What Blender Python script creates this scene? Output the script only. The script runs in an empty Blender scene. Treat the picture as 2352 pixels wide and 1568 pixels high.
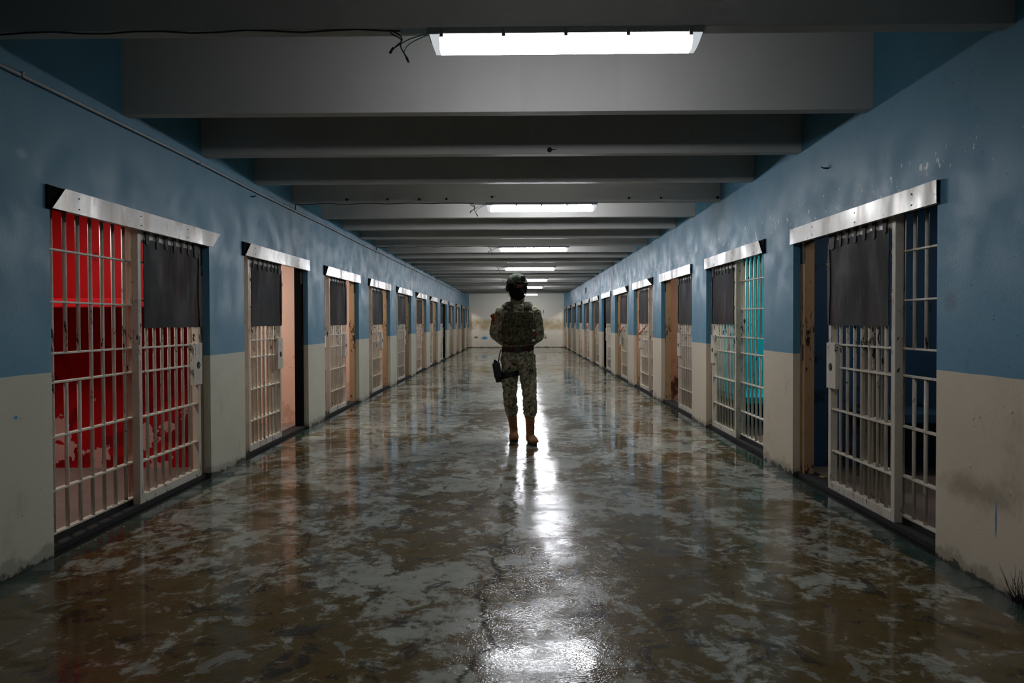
import bpy, bmesh, math, random
from mathutils import Vector, Matrix, noise
R = random.Random(7)
sc = bpy.context.scene
C = sc.collection
PI = math.pi

# ------------------------------------------------------------------ helpers
class MB:
    """collects shapes of one part"""
    def __init__(s):
        s.bm = bmesh.new()
    def box(s, x0, y0, z0, x1, y1, z1, bev=0.0, mi=0):
        x0, x1 = min(x0, x1), max(x0, x1); y0, y1 = min(y0, y1), max(y0, y1); z0, z1 = min(z0, z1), max(z0, z1)
        t = bmesh.new()
        bmesh.ops.create_cube(t, size=1)
        for v in t.verts:
            v.co = Vector(((x0+x1)/2+v.co.x*(x1-x0), (y0+y1)/2+v.co.y*(y1-y0), (z0+z1)/2+v.co.z*(z1-z0)))
        if bev > 0:
            bmesh.ops.bevel(t, geom=t.edges[:], offset=bev, segments=2, affect='EDGES', profile=0.7)
        s.merge(t, mi)
        return s
    def merge(s, t, mi=0):
        vm = [s.bm.verts.new(v.co) for v in t.verts]
        t.verts.index_update()
        for f in t.faces:
            try:
                nf = s.bm.faces.new([vm[v.index] for v in f.verts]); nf.material_index = mi; nf.smooth = f.smooth
            except ValueError:
                pass
        t.free()
    def poly(s, pts, mi=0):
        f = s.bm.faces.new([s.bm.verts.new(p) for p in pts]); f.material_index = mi
        return s
    def prism(s, pts, off, mi=0):
        """polygon pts extruded by vector off"""
        a = [s.bm.verts.new(Vector(p)) for p in pts]; b = [s.bm.verts.new(Vector(p)+Vector(off)) for p in pts]
        n = len(pts)
        s.bm.faces.new(a).material_index = mi; s.bm.faces.new(b[::-1]).material_index = mi
        for i in range(n):
            s.bm.faces.new((a[i], b[i], b[(i+1) % n], a[(i+1) % n])).material_index = mi
        return s
    def tube(s, pts, r, seg=8, cap=True, smooth=True, mi=0, up=None):
        """r: number, list of numbers or list of (ra, rb); ra along the side axis, rb along the second axis"""
        pts = [Vector(p) for p in pts]; n = len(pts)
        if not isinstance(r, (list, tuple)): r = [r]*n
        r = [(q, q) if not isinstance(q, (list, tuple)) else q for q in r]
        rings = []
        ref = Vector(up) if up else None
        for i, p in enumerate(pts):
            d = (pts[min(i+1, n-1)]-pts[max(i-1, 0)])
            d = d.normalized() if d.length > 1e-9 else Vector((0, 0, 1))
            if ref is None:
                ref = Vector((1, 0, 0)) if abs(d.x) < .9 else Vector((0, 1, 0))
            a = (ref-d*ref.dot(d)).normalized()
            if up is None: ref = a
            b = d.cross(a)
            rings.append([s.bm.verts.new(p+a*math.cos(t)*r[i][0]+b*math.sin(t)*r[i][1]) for t in [2*PI*k/seg for k in range(seg)]])
        for i in range(n-1):
            for k in range(seg):
                f = s.bm.faces.new((rings[i][k], rings[i][(k+1) % seg], rings[i+1][(k+1) % seg], rings[i+1][k])); f.smooth = smooth; f.material_index = mi
        if cap:
            for rg in (rings[0][::-1], rings[-1]):
                f = s.bm.faces.new(rg); f.material_index = mi
        return s
    def ell(s, c, r, seg=20, rings=14, mi=0, rot=None):
        t = bmesh.new(); bmesh.ops.create_uvsphere(t, u_segments=seg, v_segments=rings, radius=1)
        for v in t.verts:
            q = Vector((v.co.x*r[0], v.co.y*r[1], v.co.z*r[2]))
            if rot: q = rot @ q
            v.co = q+Vector(c)
        for f in t.faces: f.smooth = True
        s.merge(t, mi); return s
    def torus(s, c, R0, r0, axis='x', seg=18, mi=0, a0=0, a1=2*PI):
        pts = []
        for k in range(seg+1):
            t = a0+(a1-a0)*k/seg
            u, w = R0*math.cos(t), R0*math.sin(t)
            pts.append(Vector(c)+(Vector((0, u, w)) if axis == 'x' else Vector((u, 0, w)) if axis == 'y' else Vector((u, w, 0))))
        return s.tube(pts, r0, 6, cap=(a1-a0 < 6.2), mi=mi)
    def mesh(s, name, mats):
        bmesh.ops.recalc_face_normals(s.bm, faces=s.bm.faces[:])
        me = bpy.data.meshes.new(name); s.bm.to_mesh(me); s.bm.free()
        for m in (mats if isinstance(mats, (list, tuple)) else [mats]): me.materials.append(m)
        return me
    def obj(s, name, mats, parent=None):
        o = bpy.data.objects.new(name, s.mesh(name, mats)); C.objects.link(o); o.parent = parent
        return o

def tag(o, label=None, cat=None, group=None, kind=None):
    if label: o['label'] = label
    if cat: o['category'] = cat
    if group: o['group'] = group
    if kind: o['kind'] = kind
    return o
def thing(name, label, cat, loc=(0, 0, 0), group=None):
    o = bpy.data.objects.new(name, None); C.objects.link(o); o.location = loc; o.empty_display_size = .1
    return tag(o, label, cat, group)
def dup(root, loc, label):
    r = root.copy(); C.objects.link(r); r.location = loc; r['label'] = label
    for ch in list(root.children):
        c = ch.copy(); C.objects.link(c); c.parent = r
        for g in list(ch.children):
            d = g.copy(); C.objects.link(d); d.parent = c
    return r

# ------------------------------------------------------------------ materials
def srgb(h):
    c = [int(h[i:i+2], 16)/255 for i in (0, 2, 4)]
    return tuple(x/12.92 if x <= .04045 else ((x+.055)/1.055)**2.4 for x in c)+(1,)
class NT:
    def __init__(s, name):
        s.m = bpy.data.materials.new(name); s.m.use_nodes = True; s.t = s.m.node_tree; s.t.nodes.clear()
        s.out = s.n('ShaderNodeOutputMaterial'); s.b = s.n('ShaderNodeBsdfPrincipled'); s.l(s.b.outputs[0], s.out.inputs[0])
        g = s.n('ShaderNodeNewGeometry'); s.pos = g.outputs['Position']
    def n(s, t): return s.t.nodes.new(t)
    def l(s, a, b): s.t.links.new(a, b)
    def put(s, sock, v):
        if hasattr(v, 'is_output') or isinstance(v, bpy.types.NodeSocket): s.l(v, sock)
        else: sock.default_value = v
    def math(s, op, a, b=0.0, c=0.0, clamp=False):
        n = s.n('ShaderNodeMath'); n.operation = op; n.use_clamp = clamp
        s.put(n.inputs[0], a); s.put(n.inputs[1], b); s.put(n.inputs[2], c); return n.outputs[0]
    def noise(s, scale, detail=4, rough=.55, dist=0, vec=None, stretch=None):
        n = s.n('ShaderNodeTexNoise'); n.inputs['Scale'].default_value = scale; n.inputs['Detail'].default_value = min(detail, 5)
        n.inputs['Roughness'].default_value = rough; n.inputs['Distortion'].default_value = dist
        v = vec or s.pos
        if stretch:
            mp = s.n('ShaderNodeMapping'); mp.inputs['Scale'].default_value = stretch; s.l(v, mp.inputs[0]); v = mp.outputs[0]
        s.l(v, n.inputs['Vector']); return n.outputs['Fac']
    def ramp(s, f, a, b, lo=0.0, hi=1.0):
        n = s.n('ShaderNodeMapRange'); n.interpolation_type = 'SMOOTHSTEP'
        s.put(n.inputs[0], f); n.inputs[1].default_value = a; n.inputs[2].default_value = b; n.inputs[3].default_value = lo; n.inputs[4].default_value = hi
        return n.outputs[0]
    def mix(s, f, a, b, mode='MIX'):
        n = s.n('ShaderNodeMix'); n.data_type = 'RGBA'; n.blend_type = mode
        s.put(n.inputs[0], f); s.put(n.inputs[6], a); s.put(n.inputs[7], b); return n.outputs[2]
    def xyz(s, vec=None):
        n = s.n('ShaderNodeSeparateXYZ'); s.l(vec or s.pos, n.inputs[0]); return n.outputs
    def blob(s, c, r, soft=.5, warp=None):
        """soft mask of an ellipsoid at c with radii r"""
        v = s.n('ShaderNodeVectorMath'); v.operation = 'SUBTRACT'; s.l(s.pos, v.inputs[0]); v.inputs[1].default_value = c
        d = s.n('ShaderNodeVectorMath'); d.operation = 'DIVIDE'; s.l(v.outputs[0], d.inputs[0]); d.inputs[1].default_value = r
        ln = s.n('ShaderNodeVectorMath'); ln.operation = 'LENGTH'; s.l(d.outputs[0], ln.inputs[0])
        f = ln.outputs['Value']
        if warp is not None: f = s.math('ADD', f, s.math('MULTIPLY', s.math('SUBTRACT', warp, .5), 1.8))
        return s.ramp(f, 1.0-soft, 1.0+soft*.3, 1, 0)
    def bump(s, h, strength=.3, dist=.01, target='Normal'):
        n = s.n('ShaderNodeBump'); n.inputs['Strength'].default_value = strength; n.inputs['Distance'].default_value = dist
        s.l(h, n.inputs['Height']); s.l(n.outputs[0], s.b.inputs[target]); return n.outputs[0]
    def set(s, col=None, rough=None, metal=None, spec=None):
        if col is not None: s.put(s.b.inputs['Base Color'], col)
        if rough is not None: s.put(s.b.inputs['Roughness'], rough)
        if metal is not None: s.b.inputs['Metallic'].default_value = metal
        if spec is not None: s.b.inputs['Specular IOR Level'].default_value = spec
        return s.m

def plain(name, hexc, rough=.6, metal=0, var=.25, scale=30, spec=.5):
    t = NT(name); c = srgb(hexc)
    f = t.noise(scale, 4)
    d = tuple(x*(1-var) for x in c[:3])+(1,)
    return t.set(t.mix(f, d, c), rough, metal, spec)

PAINT_Z = .985
def wall_paint(name, chips):
    t = NT(name); x, y, z = t.xyz()
    ca, cb = ('c9bba4', 'dccfb9') if chips else ('bdbba7', 'd2d0bd')
    edge = t.math('ADD', z, t.math('MULTIPLY', t.math('SUBTRACT', t.noise(6, 3), .5), .008))
    blue = t.mix(t.noise(1.3, 5, .6), srgb('477890'), srgb('6096b0'))
    blue = t.mix(t.ramp(t.noise(9, 6, .7), .58, .72, 0, .35), blue, srgb('40687c'))
    cream = t.mix(t.noise(1.7, 5, .6), srgb(ca), srgb(cb))
    cream = t.mix(t.ramp(t.noise(2.4, 5, .7, .4, stretch=(1, 1, .5)), .56, .75, 0, .55), cream, srgb('a1937a'))
    col = t.mix(t.ramp(edge, PAINT_Z-.002, PAINT_Z+.002), cream, blue)
    # bare plaster and mould at the foot of the wall
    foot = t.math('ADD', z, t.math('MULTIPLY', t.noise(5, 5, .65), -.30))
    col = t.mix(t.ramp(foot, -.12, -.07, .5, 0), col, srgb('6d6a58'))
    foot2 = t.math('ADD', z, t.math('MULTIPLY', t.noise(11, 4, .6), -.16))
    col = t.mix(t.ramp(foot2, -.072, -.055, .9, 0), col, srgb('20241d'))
    # small specks and nail holes
    sp = t.ramp(t.noise(38, 2, .5), .735, .75)
    col = t.mix(t.math('MULTIPLY', sp, .7), col, srgb('2a3138'))
    if chips:
        band = t.math('MULTIPLY', t.ramp(z, 1.97, 2.02), t.ramp(z, 2.12, 2.2, 1, 0))
        ch = t.math('MULTIPLY', t.ramp(t.noise(24, 3, .6, stretch=(1, 1, .55)), .63, .66), band)
        col = t.mix(ch, col, srgb('cfd6d8'))
        w = t.noise(9, 4)
        col = t.mix(t.math('MULTIPLY', t.blob((2.2, 3.28, .42), (.2, .30, .09), .8, w), .55), col, srgb('6f6149'))
        col = t.mix(t.math('MULTIPLY', t.blob((2.2, 3.17, .33), (.2, .010, .09), .5, w), .9), col, srgb('2d6f9f'))
        col = t.mix(t.math('MULTIPLY', t.blob((2.2, 3.52, 1.35), (.2, .07, .06), .8, w), .5), col, srgb('3a4c55'))
    else:
        w = t.noise(9, 4)
        col = t.mix(t.blob((-2.5, 3.35, .78), (.2, .022, .014), .5, w), col, srgb('4f94b8'))
        col = t.mix(t.math('MULTIPLY', t.blob((-2.5, 3.42, 2.10), (.2, .05, .03), .8, w), .5), col, srgb('9db6c0'))
    m = t.set(col, t.ramp(t.noise(4, 4), .3, .7, .42, .62), 0, .35)
    t.bump(t.noise(60, 5, .65), .25, .004)
    return m
M = {}
M['wall_l'] = wall_paint('wall_paint_left', False)
M['wall_r'] = wall_paint('wall_paint_right', True)

def back_mat():
    t = NT('back_wall_paint'); x, y, z = t.xyz(); w = t.noise(3.5, 5, .6)
    col = t.mix(t.noise(.9, 5), srgb('cfccc0'), srgb('e4e1d6'))
    yb = t.math('MULTIPLY', t.ramp(z, .75, 1.0), t.ramp(z, 1.25, 1.5, 1, 0))
    col = t.mix(t.math('MULTIPLY', yb, t.ramp(t.noise(1.6, 5, .6), .34, .60, 0, .8)), col, srgb('a08a50'))
    low = t.ramp(z, 0.2, 1.0, .45, 0)
    col = t.mix(t.math('MULTIPLY', low, t.noise(2.5, 5, .7)), col, srgb('8b8564'))
    col = t.mix(t.blob((-1.78, 33.72, .46), (.22, 1, .10), .7, w), col, srgb('3f8cb0'))
    col = t.mix(t.blob((-2.15, 33.72, .50), (.12, 1, .06), .7, w), col, srgb('5d5046'))
    col = t.mix(t.math('MULTIPLY', t.blob((1.15, 33.72, .55), (.20, 1, .16), .9, w), .6), col, srgb('8b5b45'))
    col = t.mix(t.blob((1.28, 33.72, .47), (.07, 1, .05), .7, w), col, srgb('4b3b33'))
    col = t.mix(t.blob((1.05, 33.72, 1.35), (.13, 1, .07), .7, w), col, srgb('8d7b3c'))
    col = t.mix(t.blob((1.17, 33.72, 1.77), (.035, 1, .13), .7, w), col, srgb('5c6266'))
    col = t.mix(t.ramp(t.noise(7, 3), .72, .75, 0, .6), col, srgb('5a4a3c'))
    col = t.mix(t.ramp(t.math('ADD', z, t.math('MULTIPLY', w, -.10)), -.04, .01, .9, 0), col, srgb('2c2e22'))
    return t.set(col, .6, 0, .3)
M['back'] = back_mat()

def concrete_beam():
    t = NT('beam_paint'); x, y, z = t.xyz()
    v = t.n('ShaderNodeTexBrick'); v.inputs['Scale'].default_value = 1; v.inputs['Mortar Size'].default_value = 0
    v.inputs['Color1'].default_value = (.92, .92, .92, 1); v.inputs['Color2'].default_value = (1, 1, 1, 1)
    v.inputs['Brick Width'].default_value = .62; v.inputs['Row Height'].default_value = 5
    cb = t.n('ShaderNodeCombineXYZ'); t.l(t.math('ADD', x, t.math('MULTIPLY', y, 1.37)), cb.inputs[0]); t.l(y, cb.inputs[1])
    t.l(cb.outputs[0], v.inputs['Vector'])
    col = t.mix(t.noise(1.5, 5), srgb('a9a8a4'), srgb('c0bfba'))
    col = t.mix(1, col, v.outputs['Color'], 'MULTIPLY')
    col = t.mix(t.ramp(t.noise(30, 4, .7), .62, .8, 0, .3), col, srgb('77746d'))
    m = t.set(col, .6, 0, .3); t.bump(t.noise(90, 5, .7), .2, .003); return m
M['beam'] = concrete_beam()
M['ceil'] = plain('ceiling_concrete', 'a5a49f', .8)

def floor_mat():
    t = NT('wet_floor'); x, y, z = t.xyz()
    big = t.noise(.62, 7, .58, .5)
    mid = t.noise(2.3, 8, .66, .9, stretch=(1, .8, 1))
    fine = t.noise(9, 8, .7, .6)
    f = t.math('ADD', t.math('MULTIPLY', big, .34), t.math('ADD', t.math('MULTIPLY', mid, .40), t.math('MULTIPLY', fine, .26)))
    # worn lighter lane down the middle, browner towards the camera
    near = t.ramp(y, 2.0, 9.0, -.020, .022)
    f = t.math('ADD', f, near)
    brown = t.mix(fine, srgb('35290c'), srgb('625022'))
    grey = t.mix(fine, srgb('6f7065'), srgb('a2a398'))
    col = t.mix(t.ramp(t.math('ADD', f, t.math('MULTIPLY', t.math('SUBTRACT', t.noise(30, 5, .7), .5), .12)), .472, .53), brown, grey)
    # crisp paler islands where the top coat survives
    isl = t.noise(5.2, 8, .64, .7)
    col = t.mix(t.ramp(isl, .595, .625, 0, .5), col, srgb('8a8c86'))
    col = t.mix(t.ramp(isl, .38, .43, .8, 0), col, srgb('1c150a'))
    col = t.mix(t.ramp(t.noise(26, 5, .7), .66, .72, 0, .6), col, srgb('2a2317'))
    # green paint strip along both walls
    wv = t.math('MULTIPLY', t.math('SUBTRACT', t.noise(4, 5, .65), .5), .26)
    gl = t.ramp(t.math('ADD', x, wv), -2.36, -2.34, 1, 0); gr = t.ramp(t.math('ADD', x, wv), 2.04, 2.06)
    g = t.math('MAXIMUM', gl, gr)
    col = t.mix(t.math('MULTIPLY', g, .93), col, t.mix(t.noise(14, 5, .7), srgb('0e201b'), srgb('1d4038')))
    dl = t.math('MAXIMUM', t.ramp(x, -2.505, -2.47, 1, 0), t.ramp(x, 2.17, 2.205))  # dark shade painted into the floor along the wall feet and sills
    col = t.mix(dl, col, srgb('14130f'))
    # cracks: one long crack wandering towards the camera, a few side ones
    def crack(x0, k, ya, yb, w, seed, amp):
        wob = t.n('ShaderNodeTexNoise'); wob.noise_dimensions = '1D'; wob.inputs['Scale'].default_value = 2.6; wob.inputs['Detail'].default_value = 7
        wob.inputs['Roughness'].default_value = .62
        t.l(t.math('ADD', y, seed), wob.inputs['W'])
        xc = t.math('ADD', t.math('MULTIPLY', t.math('SUBTRACT', wob.outputs['Fac'], .5), amp), t.math('ADD', t.math('MULTIPLY', y, k), x0))
        d = t.math('ABSOLUTE', t.math('SUBTRACT', x, xc))
        wn = t.math('MULTIPLY', t.noise(16, 3), w*2)
        m = t.math('SUBTRACT', 1, t.math('DIVIDE', d, wn), clamp=True)
        return t.math('MULTIPLY', m, t.math('MULTIPLY', t.ramp(y, ya-.05, ya), t.ramp(y, yb, yb+.1, 1, 0)))
    cr = t.math('MAXIMUM', crack(-.34, .065, 0, 6.6, .016, 3.3, .34), crack(-1.4, .05, 3.1, 4.2, .010, 7.7, .3))
    cr = t.math('MAXIMUM', cr, crack(.1, -.03, 6.9, 12, .008, 1.2, .5))
    col = t.mix(t.math('MULTIPLY', cr, .9), col, srgb('100d09'))
    wet = t.ramp(t.noise(1.1, 5, .6, .3), .35, .62)
    t.set(col, .6, 0, .08)
    b = t.b
    b.inputs['Coat IOR'].default_value = 1.42
    sl = t.math('MULTIPLY', t.ramp(t.noise(5, 5, .6), .42, .66), t.math('SUBTRACT', 1, t.math('MULTIPLY', wet, .75)))
    gm = t.ramp(f, .44, .58)
    lane = t.ramp(t.math('ABSOLUTE', t.math('SUBTRACT', x, .1)), .3, 1.4, 1, .25)
    t.l(t.math('ADD', .02, t.math('MULTIPLY', t.math('ADD', t.math('MULTIPLY', sl, .06), t.math('ADD', t.math('MULTIPLY', gm, .03), t.math('MULTIPLY', t.ramp(y, 4.5, 9, 0, .08), t.ramp(mid, .38, .58)))), lane)), b.inputs['Coat Roughness'])
    # water surface: long soft undulation plus a fine pitted grain where the film is thin
    grain = t.math('MULTIPLY', t.noise(85, 3, .6), t.math('MULTIPLY', t.ramp(t.noise(1.6, 4), .40, .60, .15, 1), t.ramp(t.math('ABSOLUTE', t.math('SUBTRACT', x, .15)),   .2, 1.0, 1.5, .4)))
    h = t.math('ADD', t.math('MULTIPLY', t.noise(7, 5, .6), .30), t.math('ADD', t.math('MULTIPLY', grain, t.ramp(y, 2.5, 9, .30, .16)), t.math('MULTIPLY', t.ramp(t.noise(95, 2, .5), .47, .62), t.ramp(y, 3.2, 6.5, .16, .0))))
    film = t.ramp(t.noise(3.1, 7, .66, .8, stretch=(.7, 1.3, 1)), .47, .58, 1, .42)   # the film of water is broken by worn, drier patches
    t.l(t.math('MULTIPLY', film, t.math('SUBTRACT', 1, t.math('MULTIPLY', cr, .95))), b.inputs['Coat Weight'])
    bn = t.n('ShaderNodeBump'); bn.inputs['Strength'].default_value = .28; bn.inputs['Distance'].default_value = .006
    t.l(h, bn.inputs['Height']); t.l(bn.outputs[0], b.inputs['Coat Normal'])
    b2 = t.n('ShaderNodeBump'); b2.inputs['Strength'].default_value = .5; b2.inputs['Distance'].default_value = .006
    t.l(t.math('SUBTRACT', fine, cr), b2.inputs['Height']); t.l(b2.outputs[0], b.inputs['Normal'])
    return t.m
M['floor'] = floor_mat()

def gate_paint(name, base, dirt=.0):
    t = NT(name); x, y, z = t.xyz()
    n1 = t.noise(30, 6, .72, .5, stretch=(1, 1, .30)); n2 = t.noise(2.2, 3)
    # chipped most around the lock height and at the foot
    h = t.math('ADD', t.ramp(t.math('ABSOLUTE', t.math('SUBTRACT', z, 1.12)), .05, .45, .07, 0), t.math('ADD', t.ramp(z, .0, .25, .08, 0), t.ramp(t.math('ABSOLUTE', t.math('SUBTRACT', z, 1.15)), .04, .09, .035, 0)))
    f = t.math('ADD', n1, t.math('ADD', h, t.math('MULTIPLY', t.math('SUBTRACT', n2, .5), .12)))
    c = t.mix(n2, srgb(base), tuple(v*.82 for v in srgb(base)[:3])+(1,))
    c = t.mix(t.ramp(t.noise(9, 4), .5, .75, 0, .3+dirt), c, srgb('8a6a48'))
    c = t.mix(t.ramp(f, .655-dirt*.1, .685-dirt*.1), c, srgb('15100c'))
    m = t.set(c, t.ramp(n1, .3, .7, .35, .6), 0, .5); t.bump(n1, .3, .002); return m
M['gate'] = gate_paint('gate_paint', 'd3cbbc')
M['post'] = gate_paint('post_paint', 'a08260', .25)
def sheet_mat():
    t = NT('sheet_steel')
    a = t.noise(5, 6, .65, .3, stretch=(1, 1, .35)); b = t.noise(60, 4, .7)
    c = t.mix(a, srgb('101112'), srgb('29292b'))
    c = t.mix(t.ramp(t.noise(6, 6, .7, stretch=(1, 1, .16)), .50, .66, 0, .7), c, srgb('4a3024'))
    c = t.mix(t.ramp(t.noise(14, 6, .75, stretch=(1, 1, .2)), .55, .75, 0, .6), c, srgb('4c4c4e'))
    c = t.mix(t.ramp(t.noise(9, 6, .75, .5, stretch=(1, 1, .12)), .58, .66, 0, .8), c, srgb('0c0b0b'))
    c = t.mix(t.ramp(b, .6, .75, 0, .4), c, srgb('101012'))
    m = t.set(c, t.ramp(a, .3, .7, .6, .8), .0, .18); t.bump(b, .25, .002); return m
M['sheet'] = sheet_mat()
M['soot'] = plain('burnt_rubber', '0e0d0d', .7)
def cover_mat():
    t = NT('galvanised_cover')
    a = t.noise(3.2, 5, .6, .3, stretch=(1, 1, .25)); b = t.noise(45, 3, .6)
    c = t.mix(a, srgb('75706a'), srgb('aeaaa2'))
    c = t.mix(t.ramp(t.noise(5.5, 5, .65, stretch=(1, 1, .2)), .52, .68, 0, .7), c, srgb('6e5237'))
    c = t.mix(t.ramp(t.noise(30, 3), .70, .73), c, srgb('2a1c14'))
    m = t.set(c, t.ramp(a, .35, .7, .25, .50), .25, .5); t.bump(t.math('ADD', t.noise(7, 3), t.math('MULTIPLY', b, .12)), .25, .01); return m
M['cover'] = cover_mat()
M['dark'] = plain('dark_rust', '120f0c', .85)
M['rust'] = plain('rust', '3b2014', .8, 0, .6, 25)
M['black'] = plain('soot_shade_black', '050505', .95, 0, .3, 20, .1)
M['cable'] = plain('cable_dark', '141617', .5)
M['cable_g'] = plain('cable_green', '1f6a58', .5)
M['pipe'] = plain('conduit_paint', '98a0a2', .5)
M['house'] = plain('lamp_housing', '6d7173', .5)
M['clip'] = plain('lamp_clip', '4b5053', .4)
M['tie'] = plain('orange_strap', 'c8501c', .6)
M['rag'] = plain('pale_rag', 'b4b9b6', .9)
def lamp_mat(st):
    t = NT('lamp_glow'); e = t.n('ShaderNodeEmission'); e.inputs[0].default_value = (.93, .95, 1.0, 1); e.inputs[1].default_value = st
    t.l(e.outputs[0], t.out.inputs[0]); return t.m
M['glow'] = lamp_mat(36); M['glow1'] = lamp_mat(15)
M['lens'] = plain('lamp_lens_end', 'd9dee2', .25)
_b = [n for n in M['lens'].node_tree.nodes if n.type == 'BSDF_PRINCIPLED'][0]; _b.inputs['Emission Color'].default_value = (.9, .95, 1, 1); _b.inputs['Emission Strength'].default_value = .22

def cell_mat(name, hexc, stain='5d4636', patchy=.5, white=False):
    t = NT(name); x, y, z = t.xyz(); base = srgb(hexc)
    c = t.mix(t.noise(1.6, 5), base, tuple(v*.75 for v in base[:3])+(1,))
    low = t.ramp(z, .2, 1.3, .12, -.03)
    f = t.math('ADD', t.noise(3.2, 6, .65, .6), low)
    c = t.mix(t.ramp(f, .60, .68, 0, patchy), c, srgb(stain))
    if white:
        n = t.math('ADD', t.noise(4.2, 5, .55, .2), t.ramp(z, .05, .95, .17, 0)); n = t.math('SUBTRACT', n, t.ramp(z, .9, 1.1, 0, .3))
        c = t.mix(t.ramp(n, .70, .71), c, srgb('c79a94'))
    return t.set(c, .6, 0, .3)
CM = {'red': cell_mat('cell_red', 'b3060f', '4a0306', .6, True), 'salmon': cell_mat('cell_salmon', 'dfb8a6', '8a6450', .35),
      'peach': cell_mat('cell_peach', 'd49c74', '7d5437', .4), 'blue': cell_mat('cell_blue', '4d7ea6', '2e4a60', .4),
      'navy': cell_mat('cell_navy', '2f5273', '131b22', .7), 'teal': cell_mat('cell_teal', '12a3b4', '0a4a4c', .4),
      'white': cell_mat('cell_white', 'cfcbc0', '8b8574', .4), 'brown': cell_mat('cell_brown', 'c79a80', '4c2c1a', .95),
      'orange': cell_mat('cell_orange', 'd07440', '7d3a20', .4), 'tan': cell_mat('cell_tan', 'c3a57e', '6b5238', .4),
      'grey': cell_mat('cell_grey', 'a3a89e', '4e534c', .5), 'crimson': cell_mat('cell_crimson', 'c83a26', '5a1712', .4)}
M['cellfloor'] = plain('cell_floor', '8c7f78', .45, 0, .5, 5)

# ------------------------------------------------------------------ layout (metres, camera stands at the origin)
XL, XR = -2.5, 2.201
YF, YB = -8.0, 33.72
BZ, CZ = 2.56, 3.12          # underside of the beams, ceiling
P = 2.5598
START = {-1: 3.614, 1: 3.628}
WID = {-1: 1.868, 1: 1.894}
DZ = 1.90                    # clear height of the cell openings
TH = .14                     # wall thickness
X0 = {-1: XL, 1: XR}
NCELL = 12
BY0, BDY, BT = 3.217, 1.0744, .085

# floor
nx = MB(); nx.poly([(XL-2.6, YF, 0), (XR+2.6, YF, 0), (XR+2.6, YB+.3, 0), (XL-2.6, YB+.3, 0)])
fl = nx.prism([(XL-2.6, YF, -.12), (XR+2.6, YF, -.12), (XR+2.6, YB+.3, -.12), (XL-2.6, YB+.3, -.12)], (0, 0, .119))
o = nx.obj('floor', M['floor']); tag(o, kind='structure')
# long walls with the cell openings
for s, nm in ((-1, 'left'), (1, 'right')):
    m = MB(); xa, xb = X0[s], X0[s]+s*TH
    edges = [YF]
    for k in range(NCELL):
        a = START[s]+k*P; b = a+WID[s]
        edges += [a, b]
    edges.append(YB+.2)
    for i in range(0, len(edges), 2):
        m.box(xa, edges[i], 0, xb, min(edges[i+1], YB+.2), DZ+.04)
    m.box(xa, YF, DZ+.04, xb, YB+.2, CZ)
    tag(m.obj('wall_'+nm, M['wall_l'] if s < 0 else M['wall_r']), kind='structure')
m = MB(); m.box(XL-TH, YB, 0, XR+TH, YB+.2, CZ); tag(m.obj('wall_back', M['back']), kind='structure')
m = MB(); m.box(XL-TH, YF-.2, 0, XR+TH, YF, CZ); tag(m.obj('wall_front', M['wall_l']), kind='structure')
m = MB(); m.box(XL-TH, YF-.2, CZ, XR+TH, YB+.2, CZ+.15); tag(m.obj('ceiling', M['ceil']), kind='structure')

ORD = ['first', 'second', 'third', 'fourth', 'fifth', 'sixth', 'seventh', 'eighth', 'ninth', 'tenth', 'eleventh', 'twelfth']
ORDB = ORD+['thirteenth', 'fourteenth', 'fifteenth', 'sixteenth', 'seventeenth', 'eighteenth', 'nineteenth', 'twentieth', 'twenty-first', 'twenty-second',
            'twenty-third', 'twenty-fourth', 'twenty-fifth', 'twenty-sixth', 'twenty-seventh']
# beams
bme = MB().box(XL-.02, 0, BZ, XR+.02, BT, CZ+.01, .006).mesh('ceiling_beam', M['beam'])
for i in range(-9, 27):
    o = bpy.data.objects.new('ceiling_beam', bme); C.objects.link(o); o.location = (0, BY0+i*BDY-(.145 if i <= 0 else 0), 0)
    lab = 'deep grey concrete ceiling beam, %s from the camera' % ORDB[i] if i >= 0 else 'grey concrete ceiling beam overhead behind the camera'
    tag(o, lab, 'beam', 'ceiling beams' if i >= 0 else 'beams behind the camera', 'structure')

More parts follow.
